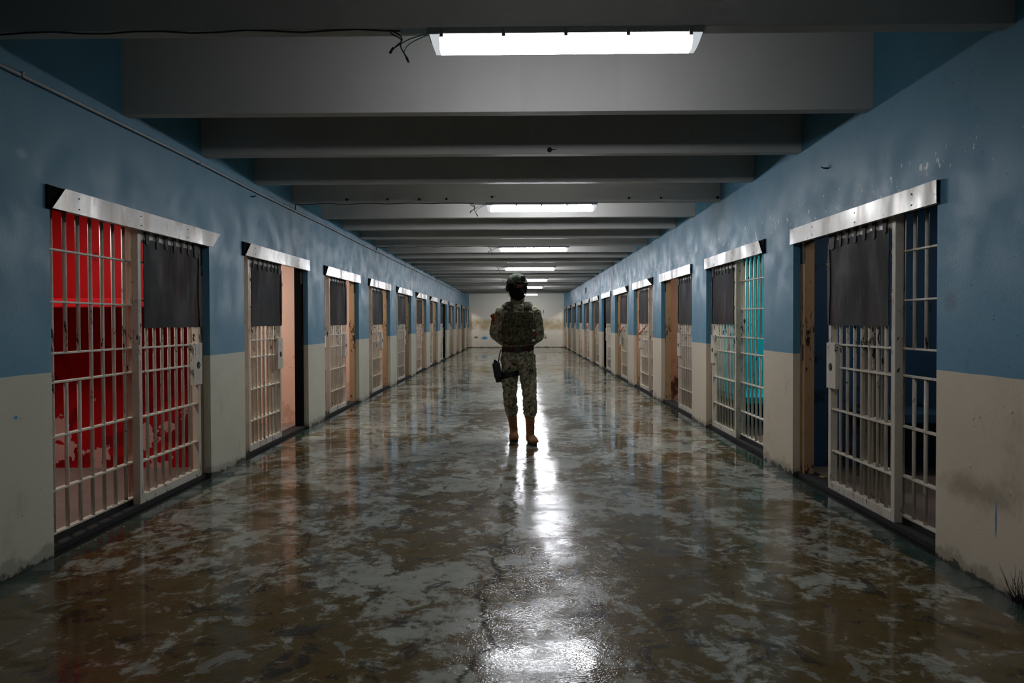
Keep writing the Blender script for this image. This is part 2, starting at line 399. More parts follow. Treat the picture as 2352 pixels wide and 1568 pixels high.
# ------------------------------------------------------------------ gates, bar panels, covers
GW = .88
def build_gate(s):
    """local: y along the wall from the near end, out = away from the cell (towards the hall)"""
    out = -s
    root = thing('sliding_gate', 'proto', 'gate', (0, 0, 0), 'sliding gates of the cells on the %s wall' % ('left' if s < 0 else 'right'))
    f = MB(); d = .05*out
    f.box(0, 0, .03, -d, .04, 1.90, .004); f.box(0, GW-.04, .03, -d, GW, 1.90, .004)
    f.box(0, .04, .03, -d, GW-.04, .088, .004); f.box(0, .04, 1.795, -d, GW-.04, 1.90, .004)
    f.obj('frame', M['gate'], root)
    for k in range(7):
        y = .04+.8*(k+1)/8
        MB().tube([(-d*.5, y, .085), (-d*.5, y, 1.80)], .0115, 8).obj('bar', M['gate'], root)
    for z in (.31, .61, .915, 1.078, 1.40, 1.66):
        y1 = GW-.04 if z not in (.915,) else GW-.16
        MB().box(-d*.5-.019, .04, z-.0055, -d*.5+.019, y1, z+.0055, .002).obj('crossbar', M['gate'], root)
    # dark steel sheet wired over the upper half, edges eaten and uneven
    g = MB(); rr = random.Random(3 if s < 0 else 5)
    a = [(.055+rr.uniform(-.003, .003), 1.212+(1.81-1.212)*i/14) for i in range(15)]
    top = [(.055+.795*i/22, 1.808+rr.uniform(-.004, .010)) for i in range(1, 22)]
    b = [(.85+rr.uniform(-.004, .004), 1.81-(1.81-1.212)*i/14) for i in range(15)]
    bot = [(.85-.795*i/12, 1.212+rr.uniform(-.003, .003)) for i in range(1, 12)]
    g.prism([(.006*out, y, z) for y, z in a+top+b+bot], (.004*out, 0, 0))
    sh = g.obj('steel_sheet', M['sheet'], root); sh['label'] = 'dark steel sheet with ragged edges'
    # melted black straps that tie the sheet to the top rail
    for y, w, h in ((.095, .060, .022), (.225, .048, .040), (.345, .052, .030), (.465, .046, .038), (.575, .044, .030), (.675, .046, .034), (.80, .110, .045)):
        q = MB(); n = 8
        L = [(y-w/2*(1.15-.55*math.sin(PI*.5*(1-i/n))+rr.uniform(-.04, .04)), 1.805-h+(.095+h)*i/n) for i in range(n+1)]
        Rr = [(y+w/2*(1.15-.55*math.sin(PI*.5*(1-i/n))+rr.uniform(-.04, .04)), 1.805-h+(.095+h)*i/n) for i in range(n+1)]
        q.prism([(.010*out, yy, zz) for yy, zz in L+[(y, 1.905)]+Rr[::-1]+[(y, 1.797-h)]], (.006*out, 0, 0))
        q.obj('strap', M['soot'], root)
    # black melted edge on the far side
    q = MB(); zz = [1.22+(1.80-1.22)*i/24 for i in range(25)]; wd = lambda z: .006+.026*max(0, math.sin((z-1.22)*5.4))**2
    q.prism([(.0102*out, .845-wd(z)*.6+rr.uniform(-.004, .003), z) for z in zz]+[(.0102*out, .857+wd(z)*.5+rr.uniform(-.003, .004), z) for z in zz[::-1]], (.006*out, 0, 0))
    q.obj('burnt_edging', M['soot'], root)
    lb = MB(); lb.box(-.03*out, .735, .762, .016*out, .877, 1.088, .003)
    k = lb.obj('lock_box', M['gate'], root)
    h = MB(); h.box(.0135*out, .800, .885, .0165*out, .822, .945, .003); h.torus((.016*out, .812, .915), .022, .004, 'x', 14); h.obj('keyhole', M['soot'], k)
    rg = MB(); rg.torus((-.01*out, GW+.032, 1.655), .030, .0065, 'x', 16); rg.box(.004*out, GW-.06, 1.645, .012*out, GW+.012, 1.668, .002)
    rg.obj('ring_handle', M['soot'], root)
    return root

def build_panel(s):
    """fixed bars, the posts of the opening and the sill; local origin: near end of the opening on the wall face"""
    out = -s; W = WID[s]
    root = thing('bar_panel', 'proto', 'bar panel', (0, 0, 0), 'fixed bar panels of the cells on the %s wall' % ('left' if s < 0 else 'right'))
    xb = -.118*out
    for k in range(8):
        y = .055+.117*k
        for z0, z1 in (((.05, .915), (1.078, 1.93)) if k in (2, 3) else ((.05, 1.93),)):   # two bars are cut for the food slot
            MB().tube([(xb, y, z0), (xb, y, z1)], .0115, 8).obj('bar', M['gate'], root)
    for z in (.07, .31, .61, .915, 1.078, 1.367, 1.66):
        MB().box(xb-.019, 0, z-.0055, xb+.019, .99, z+.0055, .002).obj('crossbar', M['gate'], root)
    MB().box(-.100*out, .955, .03, -.15*out, 1.005, 1.93, .004).obj('middle_post', M['gate'], root)
    p = MB(); p.box(-.056*out, W-.085, .0, -.135*out, W, 1.93, .004); p.obj('jamb_post', M['post'], root)
    k = MB(); k.box(-.054*out, W-.07, .93, -.0565*out, W-.045, 1.06, .001); k.obj('lock_keeper', M['soot'], root)
    k = MB(); k.box(-.052*out, W-.09, 1.70, -.058*out, W-.01, 1.90, .002); k.obj('burnt_patch', M['soot'], root)
    b = MB(); b.box(-.03*out, 0, 0, -.175*out, W, .032, .004); b.box(-.10*out, 0, .03, -.135*out, .98, .058, .003)
    q = b.obj('sill', M['dark'], root); q['label'] = 'rusted dark sill'
    b = MB(); b.box(-.015*out, 0, 1.90, -.19*out, W, 1.94); b.obj('head_rail', M['dark'], root)
    return root

def pix_y(u, x):   # distance down the hall of a point that shows at picture column u on the plane x
    a = (u-1175.39)/1568
    r0, r1 = .99992723*a-.01159835, .01154542*a+.99981261
    return x/r0*r1
GX = {-1: XL-.045, 1: XR+.045}
FAR = {-1: [None, 646, 795, 878, 930, 968.3, 993, 1017, 1032.5, 1047.7, 1061.3, 1071.5],
       1: [1903, 1635, 1558, 1470, 1426.5, 1392.6, 1368, 1347.5, 1332, 1319.5, 1309, 1302]}
CELLS = {-1: ['red', 'salmon', 'salmon', 'peach', 'blue', 'crimson', 'white', 'salmon', 'teal', 'salmon', 'grey', 'salmon'],
         1: ['navy', 'teal', 'brown', 'peach', 'tan', 'white', 'grey', 'orange', 'salmon', 'grey', 'grey', 'salmon']}
for s in (-1, 1):
    side = 'left' if s < 0 else 'right'
    g0, p0 = build_gate(s), build_panel(s)
    for k in range(NCELL):
        ys = START[s]+k*P; W = WID[s]
        if k == 0 and s < 0: far = 5.41
        else:
            c = FAR[s][k]; far = pix_y(c, GX[s]) if s < 0 else pix_y(c, GX[s])
            far = min(max(far, ys+GW+.03), ys+W-.09)
        what = 'closed' if far > ys+W-.2 else 'slid open'
        col = CELLS[s][k]
        lab = 'white barred sliding gate with dark steel sheet, %s cell along the %s wall' % (ORD[k], side)
        loc = (GX[s], far-GW, 0)
        if k == 0: g0.location = loc; g0['label'] = lab
        else: dup(g0, loc, lab)
        lab = 'fixed white bars, posts and dark sill of the %s cell along the %s wall' % (ORD[k], side)
        if k == 0: p0.location = (X0[s], ys, 0); p0['label'] = lab
        else: dup(p0, (X0[s], ys, 0), lab)

# covers above the openings: (near y offset, far y offset, clip near, clip far, black plate for the shaded end)
def cover(s, k, a, b, clipa, clipb, dark, tilt=0.0):
    out = -s; ys = START[s]+k*P; y0, y1 = ys+a, ys+WID[s]+b; zb, zt = 1.858, 1.978
    side = 'left' if s < 0 else 'right'
    lab = 'bright galvanised track cover above the %s cell along the %s wall' % (ORD[k], side)
    root = thing('track_cover', lab, 'track cover', (X0[s], ys, 0), 'track covers above the cells on the %s wall' % side)
    def Y(v): return v-ys
    q = MB()
    face = [(Y(y0), zb), (Y(y1), zb), (Y(y1)+clipb, zt+tilt), (Y(y0)+clipa, zt)]
    q.prism([(.022*out, yy, zz) for yy, zz in face], (.003*out, 0, 0))
    # top and bottom lips that return to the wall
    q.prism([(.001*out, Y(y0)+clipa, zt-.001), (.024*out, Y(y0)+clipa, zt-.001), (.024*out, Y(y1)+clipb, zt+tilt-.001), (.001*out, Y(y1)+clipb, zt+tilt-.001)], (0, 0, .003))
    q.prism([(-.01*out, Y(y0)+.01, zb), (.024*out, Y(y0), zb), (.024*out, Y(y1), zb), (-.01*out, Y(y1)-.01, zb)], (0, 0, .003))
    q.obj('cover_plate', M['cover'], root)
    if dark:  # black plate stands for the sooty, shaded recess at the near end
        d = MB(); d.prism([(.001*out, Y(y0)-.02, zb-.004), (.001*out, Y(y0)+abs(clipa)+.03, zb-.004), (.001*out, Y(y0)+abs(clipa)+.03, zt), (.001*out, Y(y0)-.02, zt+.002)], (.012*out, 0, 0))
        d.obj('end_shade_plate', M['black'], root)
    n = 3
    for i in range(n):
        yy = Y(y0)+(y1-y0)*(i+.35)/n
        for zz in (1.945, 1.885): MB().tube([(.024*out, yy, zz), (.028*out, yy, zz)], .0042, 8).obj('bolt', M['rust'], root)
    return root
cover(-1, 0, -.012, .005, .105, .15, True)
cover(-1, 1, -.02, .01, .13, 0, True)
cover(-1, 2, -.02, .03, .13, .0, True); cover(-1, 3, -.01, .0, .10, 0, True); cover(-1, 4, -.01, .05, .25, -.05, True)
cover(-1, 5, -.01, .0, .45, 0, True); cover(-1, 6, -.01, .0, .4, 0, True); cover(-1, 7, -.01, .15, .4, -.2, True)
cover(-1, 8, 0, 0, 0, 0, False); cover(-1, 9, 0, 0, .5, .3, True); cover(-1, 10, 0, 0, .5, -.3, True); cover(-1, 11, 0, 0, 0, 0, False)
cover(1, 0, -.03, .01, 0, 0, False); cover(1, 1, -.03, .0, .10, 0, True); cover(1, 2, .0, .01, 0, 0, False)
cover(1, 3, -.02, .01, .42, 0, True); cover(1, 4, -.02, .12, .35, .0, True); cover(1, 5, 0, 0, 0, 0, False)
cover(1, 6, -.02, .2, .2, -.2, True); cover(1, 7, 0, .1, 0, 0, False); cover(1, 8, 0, .1, .3, -.2, True)
cover(1, 9, 0, .1, .4, -.2, True); cover(1, 10, 0, .1, .4, -.2, True); cover(1, 11, 0, 0, 0, 0, False)

# ------------------------------------------------------------------ cells
CD = 2.25
POW = {'red': 7.5, 'navy': 2.2, 'teal': 9, 'brown': 5, 'blue': 5, 'white': 9, 'salmon': 13, 'peach': 12, 'tan': 8, 'orange': 9, 'crimson': 9, 'grey': 4}
for s in (-1, 1):
    side = 'left' if s < 0 else 'right'
    for k in range(NCELL):
        ya = START[s]+k*P-.33; yb = ya+P-.02; yb = min(yb, YB+.2)
        xa, xb = X0[s]+s*TH, X0[s]+s*(TH+CD); ch = 2.35
        m = MB(); t = .04
        m.box(xa, ya, 0.0, xb, ya+t, ch); m.box(xa, yb-t, 0.0, xb, yb, ch)
        m.box(xb, ya, 0.0, xb+s*t, yb, ch); m.box(xa, ya, ch, xb+s*t, yb, ch+t)
        m.box(xa, ya+t, .0, xb, yb-t, .012, 0, 1)
        tag(m.obj('wall_cell_%s_%d' % (side, k+1), [CM[CELLS[s][k]], M['cellfloor']]), kind='structure')
        ld = bpy.data.lights.new('cell_fill', 'AREA'); ld.shape = 'SQUARE'; ld.size = .35  # added unseen area light that brightens the inside of the cell
        pw = POW[CELLS[s][k]]
        if k >= 8: pw *= .8
        ld.energy = pw; ld.color = (1, .93, .84)
        lo = bpy.data.objects.new('cell_fill', ld); C.objects.link(lo); lo.location = (X0[s]+s*(TH+.8), (ya+yb)/2+.1, ch-.06)
# bunks in the first cells
def bunk(s, k, x0, x1, y0, y1, z, lab, mat):
    m = MB(); m.box(x0, y0, z, x1, y1, z+.07, .008)
    tag(m.obj('concrete_bunk', mat), lab, 'bunk')
bunk(-1, 0, -2.80, -4.88, 5.25, 5.79, 1.37, 'dark red concrete upper bunk slab inside the first cell along the left wall', CM['red'])
bunk(1, 0, 2.75, 4.6, 5.3, 5.82, .45, 'dark concrete bunk slab low inside the first cell along the right wall', CM['navy'])

bunk(1, 1, 2.40, 4.55, 7.35, 8.33, .36, 'dark teal concrete bunk slab low inside the second cell along the right wall', CM['teal'])
# three jamb posts are burnt black
for o in list(bpy.data.objects):
    if o.name.startswith('jamb_post') and o.parent and any(w_ in o.parent['label'] for w_ in ('second cell along the left', 'eighth cell along the left', 'sixth cell along the right')):
        o.data = o.data.copy(); o.data.materials[0] = M['black']; o['label'] = 'burnt black door post'
# orange straps and a rag
def strap(k, u0, z0, u1, z1, lab, mat='tie'):
    x = XR+.01
    a = Vector((x+.03, pix_y(u0, x+.03), z0)); b = Vector((x, pix_y(u1, x), z1))
    pts = [a.lerp(b, i/8)+Vector((-.02*math.sin(PI*i/8), 0, -.03*math.sin(PI*i/8))) for i in range(9)]
    tag(MB().tube(pts, (.011), 6).obj('orange_strap', M[mat]), lab, 'strap')
strap(3, 1464, 1.0, 1484, 1.17, 'thin orange strap tying gate to post, fourth cell along the right wall')
strap(4, 1420, 1.0, 1432, 1.13, 'orange red strap on the gate of the fifth cell along the right wall')
strap(6, 1365, 1.08, 1371, 1.18, 'short orange strap on the gate of the seventh cell along the right wall')
strap(7, 1345, 1.08, 1352, 1.15, 'tiny orange strap on the gate of the eighth cell along the right wall')
m = MB(); yr = pix_y(1425, XR-.005)
m.prism([(XR+.0, yr-.05, .78), (XR+.0, yr+.09, .72), (XR+.0, yr+.07, .86), (XR+.0, yr-.02, 1.0), (XR+.0, yr-.07, .95)], (-.012, 0, 0))
tag(m.obj('pale_rag', M['rag']), 'pale rag hanging below the orange strap of the fifth right-hand cell', 'rag')

# ------------------------------------------------------------------ lamps
LX0, LX1 = -.37, .86
LAMP_B = [0, 4, 8, 12, 16, 20, 26]
def beam_y(i): return BY0+i*BDY-(.145 if i == 0 else 0)
def build_lamp():
    root = thing('ceiling_lamp', 'proto', 'lamp', (0, 0, 0), 'fluorescent lamps under the ceiling beams')
    h = MB(); h.box(LX0, -.055, -.030, LX1, .055, 0, .006); h.obj('housing', M['house'], root)
    a, b, w = LX0+.006, LX1-.006, .050
    def lens(x0, x1, i0, i1, zb=-.092):
        m = MB(); t = bmesh.new()
        pr = [(-w, -.030), (-w*.94, -.068), (-w*.6, zb), (w*.6, zb), (w*.94, -.068), (w, -.030)]
        A = [t.verts.new((x0+(i0*(-.030-z)/.062), y, z)) for y, z in pr]; B = [t.verts.new((x1-(i1*(-.030-z)/.062), y, z)) for y, z in pr]
        for i in range(5): t.faces.new((A[i], A[i+1], B[i+1], B[i]))
        t.faces.new(A[::-1]); t.faces.new(B); t.faces.new((A[0], B[0], B[5], A[5]))
        m.merge(t); return m
    d = lens(a+.045, b-.045, 0, 0).obj('diffuser', M['glow'], root); d['label'] = 'glowing white diffuser'
    e = lens(a, a+.045, .022, 0); e.obj('lens_end', M['lens'], root); lens(b-.045, b, 0, .022).obj('lens_end', M['lens'], root)
    for i in range(5):
        x = LX0+.06+(LX1-LX0-.12)*i/4
        MB().box(x-.008, -.060, -.045, x+.008, -.048, -.012, .002).obj('clip', M['clip'], root); MB().box(x-.008, .048, -.045, x+.008, .060, -.012, .002).obj('clip', M['clip'], root)
    def wire(pts, mat, r=.0032):
        q = [Vector(p) for p in pts]; out = []
        for i in range(len(q)-1):
            p0, p1, p2, p3 = q[max(i-1, 0)], q[i], q[i+1], q[min(i+2, len(q)-1)]
            for j in range(6):
                t = j/6
                out.append(.5*((2*p1)+(-p0+p2)*t+(2*p0-5*p1+4*p2-p3)*t*t+(-p0+3*p1-3*p2+p3)*t*t*t))
        out.append(q[-1])
        MB().tube(out, r, 6).obj('loose_wire', mat, root)
    wire([(-.54, -.05, -.01), (-.53, -.055, -.03), (-.49, -.06, -.055), (-.49, -.06, -.09), (-.47, -.06, -.125), (-.455, -.055, -.145)], M['cable'])
    wire([(-.54, -.05, -.01), (-.50, -.05, -.03), (-.485, -.06, -.06), (-.51, -.06, -.085), (-.53, -.055, -.10)], M['cable'])
    wire([(LX0+.005, -.04, -.02), (-.45, -.05, -.05), (-.50, -.055, -.08), (-.525, -.055, -.095)], M['cable_g'], .0025)
    wire([(LX0+.005, -.04, -.025), (-.45, -.05, -.07), (-.475, -.055, -.11), (-.465, -.055, -.14)], M['cable_g'], .0025)
    MB().tube([(-.465, -.055, -.135), (-.455, -.055, -.155)], .006, 6).obj('wire_cap', M['cable'], root); MB().tube([(-.525, -.055, -.09), (-.54, -.055, -.115)], .006, 6).obj('wire_cap', M['cable'], root)
    MB().box(LX0-.125, -.045, -.022, LX0-.002, -.02, -.001, .003).obj('cable_entry', M['pipe'], root)
    return root
lp = build_lamp()
LL = ['brightest fluorescent lamp nearest the camera, under the first ceiling beam', 'second fluorescent lamp from the camera, with two hanging wires',
      'third fluorescent lamp down the hall, well above the helmet', 'fourth fluorescent lamp down the hall, just above the helmet',
      'fifth fluorescent lamp, partly behind the helmet', 'sixth fluorescent lamp, level with the masked face', 'last fluorescent lamp, in front of the pale end wall']
for i in range(7):
    loc = (-.035 if i == 0 else 0, beam_y(LAMP_B[i])+BT/2, BZ)
    if i == 0: lp.location = loc; lp['label'] = LL[0]
    else: dup(lp, loc, LL[i])
# the lamp nearest the camera is turned down to darken the near hall
for ch in lp.children:
    if ch.name.startswith('diffuser'): ch.data = ch.data.copy(); ch.data.materials[0] = M['glow1']
# thin supply cables along the underside of the lamp beams, from the left wall
for i in range(3):
    y = beam_y(4*i)+.01
    pts = [(XL+.02+(LX0-.12-XL)*j/16, y-.006, BZ-.006-.006*math.sin(j*1.7)) for j in range(17)]
    tag(MB().tube(pts, .004, 6).obj('supply_cable', M['cable']), 'thin dark supply cable along the beam of the %s lamp' % ORD[i], 'cable', 'supply cables under the lamp beams')

# conduit on the left wall
root = thing('wall_conduit', 'thin pale conduit running along the top of the blue left wall', 'conduit', (XL, 0, 0))
m = MB(); pts = [(.016, YF+1.2*j, 2.488+.006*math.sin(j*1.9)) for j in range(35)]
m.tube(pts, .011, 8); m.obj('pipe', M['pipe'], root)
for y in [BY0+4*i*BDY+BDY*.05 for i in range(1, 7)]:
    m = MB(); m.tube([(.016, y, 2.49), (.02, y-.01, 2.53), (.03, y-.005, 2.57), (.08, y+.01, 2.556)], .006, 6); m.obj('riser_cable', M['cable'], root)
for y in [1.5+1.9*j for j in range(17)]:
    m = MB(); m.box(0, y-.008, 2.474, .029, y+.008, 2.502, .002); m.obj('conduit_clamp', M['pipe'], root)
# junction box on the right wall
yj = pix_y(1345, XR)
m = MB(); m.box(-.03, yj-.25, 2.2, .0, yj+.15, 2.38, .006); o = m.obj('junction_box', M['house']); o.location.x = XR
tag(o, 'small dark junction box high on the blue right wall far down the hall', 'junction box')
# dark anchors left in the beams
for (bi, x, z, r) in ((2, .24, 2.59, .022), (4, -1.9, 2.60, .016), (4, -1.45, 2.60, .013), (4, -1.1, 2.60, .015), (4, -.8, 2.60, .014), (4, -.3, 2.62, .015), (4, 1.2, 2.60, .015), (4, 1.55, 2.60, .012), (4, 2.17, 2.60, .016)):
    y = BY0+bi*BDY
    m = MB(); rr = random.Random(int(x*100))
    m.tube([(x, y-.001, z), (x+.003, y-.012, z-.002)], [r, r*.6], 7); m.tube([(x, y-.004, z), (x+r*2.2, y-.005, z+.004)], [r*.25, r*.1], 5)
    tag(m.obj('ceiling_anchor', M['dark']), 'small dark anchor stub on the %s ceiling beam face' % ORD[bi], 'anchor', 'anchor stubs on the %s beam' % ORD[bi])
# small nails in the walls
for s, u, v_, k in ((-1, 2.98, 2.30, 0), (-1, 6.35, 2.42, 1), (1, 4.9, 2.33, 0)):
    m = MB(); m.tube([(X0[s], u, v_), (X0[s]-s*.03, u+.01, v_+.004)], .006, 6)
    m.tube([(X0[s]-s*.03, u+.01, v_+.004), (X0[s]-s*.032, u+.045, v_+.02)], .004, 6)
    lab = ['bent dark nail above the first cell cover on the left wall', 'small bent nail between the first and second left cells', 'bent dark hook above the first cell cover on the right wall'][[(-1, 0), (-1, 1), (1, 0)].index((s, k))]
    tag(m.obj('bent_nail', M['dark']), lab, 'nail')

# dry weeds at the foot of the right wall
m = MB(); rr = random.Random(11)
for i in range(34):
    y0 = 2.97+rr.uniform(-.05, .06); a = rr.uniform(-.05, .06); h = rr.uniform(.05, .17)
    m.tube([(XR-.006-rr.uniform(0, .02), y0, 0), (XR-.02-abs(a)*.2, y0+a*.5, h*.6), (XR-.012-abs(a)*.4, y0+a*1.2, h)], [.0016, .0012, .0005], 4)
tag(m.obj('dry_weeds', plain('dry_weed', '17150f', .9)), 'dark dry weeds at the foot of the cream right wall', 'weeds', None, 'stuff')
# litter on the sills
def litter(name, lab, pts, cols):
    for i, (x, y, z, r) in enumerate(pts):
        m = MB(); rr = random.Random(i*7+int(abs(y)*100))
        t = bmesh.new(); bmesh.ops.create_icosphere(t, subdivisions=2, radius=r)
        for v in t.verts:
            v.co *= 1+rr.uniform(-.25, .25); v.co.z *= .55; v.co += Vector((x, y, z+r*.5))
        m.merge(t)
        o = m.obj(name, cols[i % len(cols)]); tag(o, lab, 'litter', lab)
LC = [plain('litter_yellow', '7d6a2c', .8), plain('litter_brown', '4a2a20', .8), plain('litter_purple', '352648', .8)]
litter('crumpled_litter', 'small crumpled litter in the doorway corner of the first right cell', [(2.36, 5.32, .012, .03), (2.33, 5.2, .0, .025), (2.30, 5.08, .0, .022), (2.42, 5.25, .012, .035), (2.35, 5.12, .0, .02)], LC)
litter('plaster_crumb', 'tiny plaster crumb on the dark sill strip of the first left cell', [(-2.44, 3.72, 0, .008), (-2.43, 3.86, 0, .006), (-2.46, 4.02, 0, .006), (-2.42, 4.12, 0, .007), (-2.45, 4.6, 0, .006)], [plain('plaster_bit', 'a59a70', .8)])
litter('plaster_crumb', 'tiny plaster crumb on the green strip by the first right cell', [(2.1, 4.35, 0, .008), (2.13, 3.9, 0, .006), (2.08, 4.7, 0, .006)], [plain('plaster_bit2', 'a5986a', .8)])

#PERSON#
# ------------------------------------------------------------------ the walking person
PX, PY = -.022, 7.12
def evalmesh(mb, name, voxel=.008, smooth=6, fold=0.0, fscale=9, seedv=(0, 0, 0), mats=None, dec=None, post=None):
    """shapes joined into one continuous skin, with cloth folds pressed into it"""
    me = mb.mesh(name+'_src', mats or [])
    o = bpy.data.objects.new(name+'_src', me); C.objects.link(o)
    r = o.modifiers.new('r', 'REMESH'); r.mode = 'VOXEL'; r.voxel_size = voxel; r.use_smooth_shade = True
    s_ = o.modifiers.new('s', 'SMOOTH'); s_.factor = .6; s_.iterations = smooth
    dg = bpy.context.evaluated_depsgraph_get(); dg.update()
    ev = bpy.data.meshes.new_from_object(o.evaluated_get(dg)); ev.name = name
    bpy.data.objects.remove(o)
    if fold:
        ns = [v.normal.copy() for v in ev.vertices]
        for v, nn in zip(ev.vertices, ns):
            p = v.co+Vector(seedv)
            q = Vector((p.x*fscale, p.y*fscale, p.z*fscale*1.35))
            a = 1-abs(noise.noise(q+2.2*noise.noise_vector(q*.45)))*2.2
            b = 1-abs(noise.noise(q*2.1+Vector((5, 3, 1))))*2.0
            v.co += nn*fold*(a*.75+b*.3-.35)
    if post: post(ev)
    for p in ev.polygons: p.use_smooth = True
    ev.materials.clear()
    for m_ in (mats or []): ev.materials.append(m_)
    return ev

def camo(name, base=('8c8468', '5c5f45', '3d4030', '201f1a'), scale=26):
    t = NT(name)
    tc = t.n('ShaderNodeTexCoord'); v = tc.outputs['Object']
    sn = t.n('ShaderNodeVectorMath'); sn.operation = 'SNAP'; t.l(v, sn.inputs[0]); sn.inputs[1].default_value = (.0045, .0045, .0045)
    q = sn.outputs[0]
    a = t.noise(scale*.55, 3, .6, .3, q); b = t.noise(scale*.9, 4, .65, .4, q)
    mp = t.n('ShaderNodeMapping'); mp.inputs['Location'].default_value = (3, 5, 7); t.l(q, mp.inputs[0])
    c = t.noise(scale*.8, 4, .65, .4, mp.outputs[0])
    mp2 = t.n('ShaderNodeMapping'); mp2.inputs['Location'].default_value = (9, 1, 4); t.l(q, mp2.inputs[0])
    d = t.noise(scale*1.2, 3, .6, .2, mp2.outputs[0])
    col = t.mix(t.ramp(a, .50, .53), srgb(base[0]), srgb(base[1]))
    col = t.mix(t.ramp(b, .56, .58), col, srgb(base[2]))
    col = t.mix(t.ramp(c, .60, .62), col, srgb(base[3]))
    col = t.mix(t.ramp(d, .64, .66), col, srgb('9c907a'))
    m = t.set(col, .85, 0, .2); t.bump(t.noise(420, 3), .2, .001); return m
M['camo'] = camo('camouflage_cloth', ('a59c84', '75725a', '4a4c3c', '1d1c19'), 34)
M['camo_v'] = camo('camouflage_vest', ('5f5a42', '45432f', '2d2c22', '161512'), 46)
M['skin'] = plain('skin', '8a5f4a', .55, 0, .15)
M['hood'] = plain('black_balaclava', '070708', .9, 0, .3, 60, .2)
M['helmet'] = camo('helmet_cover', ('5f6a52', '46523f', '2f3a30', '1a1f1b'), 22)
M['blk'] = plain('black_gear', '0a0a0b', .55)
M['boot'] = plain('boot_leather', 'a06d45', .75, 0, .35, 18, .3)
M['sole'] = plain('boot_sole', '2c2018', .8)
M['belt'] = plain('belt_webbing', '5a3626', .8)
M['white'] = plain('white_label', 'c9c9c4', .7)
M['redp'] = plain('red_patch', '8a1a1a', .7)
M['yell'] = plain('yellow_patch', 'b07f1e', .8)
M['cord'] = plain('helmet_cord', 'a8b39c', .7)
M['eye'] = plain('eye_dark', '0c0806', .2)

person = thing('person', 'person in camouflage with helmet and black balaclava walking towards the camera, hands behind the back', 'person', (PX, PY, 0))
# joints
HIPL, KNL, ANL = Vector((-.085, .0, .90)), Vector((-.083, .02, .48)), Vector((-.045, .135, .10))
HIPR, KNR, ANR = Vector((.090, .0, .90)), Vector((.122, -.075, .49)), Vector((.128, -.085, .10))
SHL, ELL, WRL = Vector((-.172, .0, 1.352)), Vector((-.240, .075, 1.125)), Vector((-.055, .185, .975))
SHR, ELR, WRR = Vector((.180, .0, 1.350)), Vector((.222, .075, 1.105)), Vector((.055, .195, .965))
def lerp(a, b, t): return a+(b-a)*t
def limbpts(js, rs, mid=3):
    P_, R_ = [], []
    for i in range(len(js)-1):
        for k in range(mid):
            t = k/mid; P_.append(lerp(js[i], js[i+1], t)); R_.append(rs[i]+(rs[i+1]-rs[i])*t)
    return P_+[js[-1]], R_+[rs[-1]]
TORSO = [(0, 0, .84, .135, .10), (0, 0, .92, .148, .105), (.002, 0, 1.02, .142, .102), (.004, 0, 1.12, .148, .108), (.006, -.002, 1.24, .165, .118), (.006, 0, 1.32, .176, .115), (.006, .004, 1.375, .158, .100), (.004, .006, 1.415, .118, .085), (.002, .006, 1.45, .070, .065)]
def torso(mb, k=1.0, add=0.0, z0=-1, z1=9):
    T = [t for t in TORSO if z0 <= t[2] <= z1]
    mb.tube([(t[0], t[1], t[2]) for t in T], [(t[3]*k+add, t[4]*k+add) for t in T], 28, up=(1, 0, 0))
def hand(mb, w, d, side):
    """palm and five bent fingers; d = unit direction of the palm"""
    d = d.normalized(); u = Vector((0, 0, 1)); u = (u-d*u.dot(d)).normalized(); n = d.cross(u)
    mb.tube([w-d*.01, w+d*.03, w+d*.075, w+d*.09], [(.022, .017), (.034, .016), (.040, .014), (.036, .011)], 12, up=u)
    for i, (o_, L) in enumerate(((.030, .066), (.010, .076), (-.010, .070), (-.029, .054))):
        b = w+d*.085+u*o_
        c1 = b+d*L*.45+n*.010; c2 = b+d*L*.75+n*.030; c3 = b+d*L*.80+n*.050
        mb.tube([b-d*.02, c1, c2, c3], [.0092, .0088, .0080, .0062], 8)
    t0 = w+d*.03+u*.030
    mb.tube([t0-u*.012, t0+u*.022+d*.022, t0+u*.030+d*.050+n*.012, t0+u*.030+d*.066+n*.024], [.013, .0115, .010, .0075], 8)
# body: one continuous surface, mostly under the clothes
HC = Vector((-.004, -.005, 1.592)); HR = Matrix.Rotation(math.radians(17), 3, 'Z') @ Matrix.Rotation(math.radians(4), 3, 'Y')
HS = 1.12
b = MB(); torso(b, .86)
b.tube([(0, .008, 1.40), (0, .006, 1.46), (0, .0, 1.52)], [.058, .055, .058], 16)
def hp(x, y, z): return HC+HR @ (Vector((x, y, z))*HS)
b.ell(hp(0, .015, .03), (.074, .092, .090), rot=HR*HS)
b.ell(hp(0, -.015, -.045), (.058, .068, .070), rot=HR*HS)
b.ell(hp(0, -.055, -.075), (.032, .030, .030), rot=HR*HS)          # chin
b.tube([hp(0, -.080, .020), hp(0, -.100, -.012), hp(0, -.108, -.025), hp(0, -.088, -.034)], [.008, .012, .014, .010], 10)   # nose
for sx in (-1, 1):
    b.ell(hp(sx*.066, .01, -.005), (.009, .018, .030), rot=HR*HS)   # ears
    b.ell(hp(sx*.033, -.066, .038), (.024, .014, .008), rot=HR*HS)  # brow
    b.ell(hp(sx*.036, -.052, -.02), (.022, .020, .018), rot=HR*HS)  # cheek
b.ell(hp(0, -.083, -.052), (.026, .012, .008), rot=HR*HS)           # lips
for js, rs in (((HIPL, KNL, ANL), (.080, .052, .036)), ((HIPR, KNR, ANR), (.080, .052, .036))):
    p_, r_ = limbpts(js, rs); b.tube(p_, r_, 16)
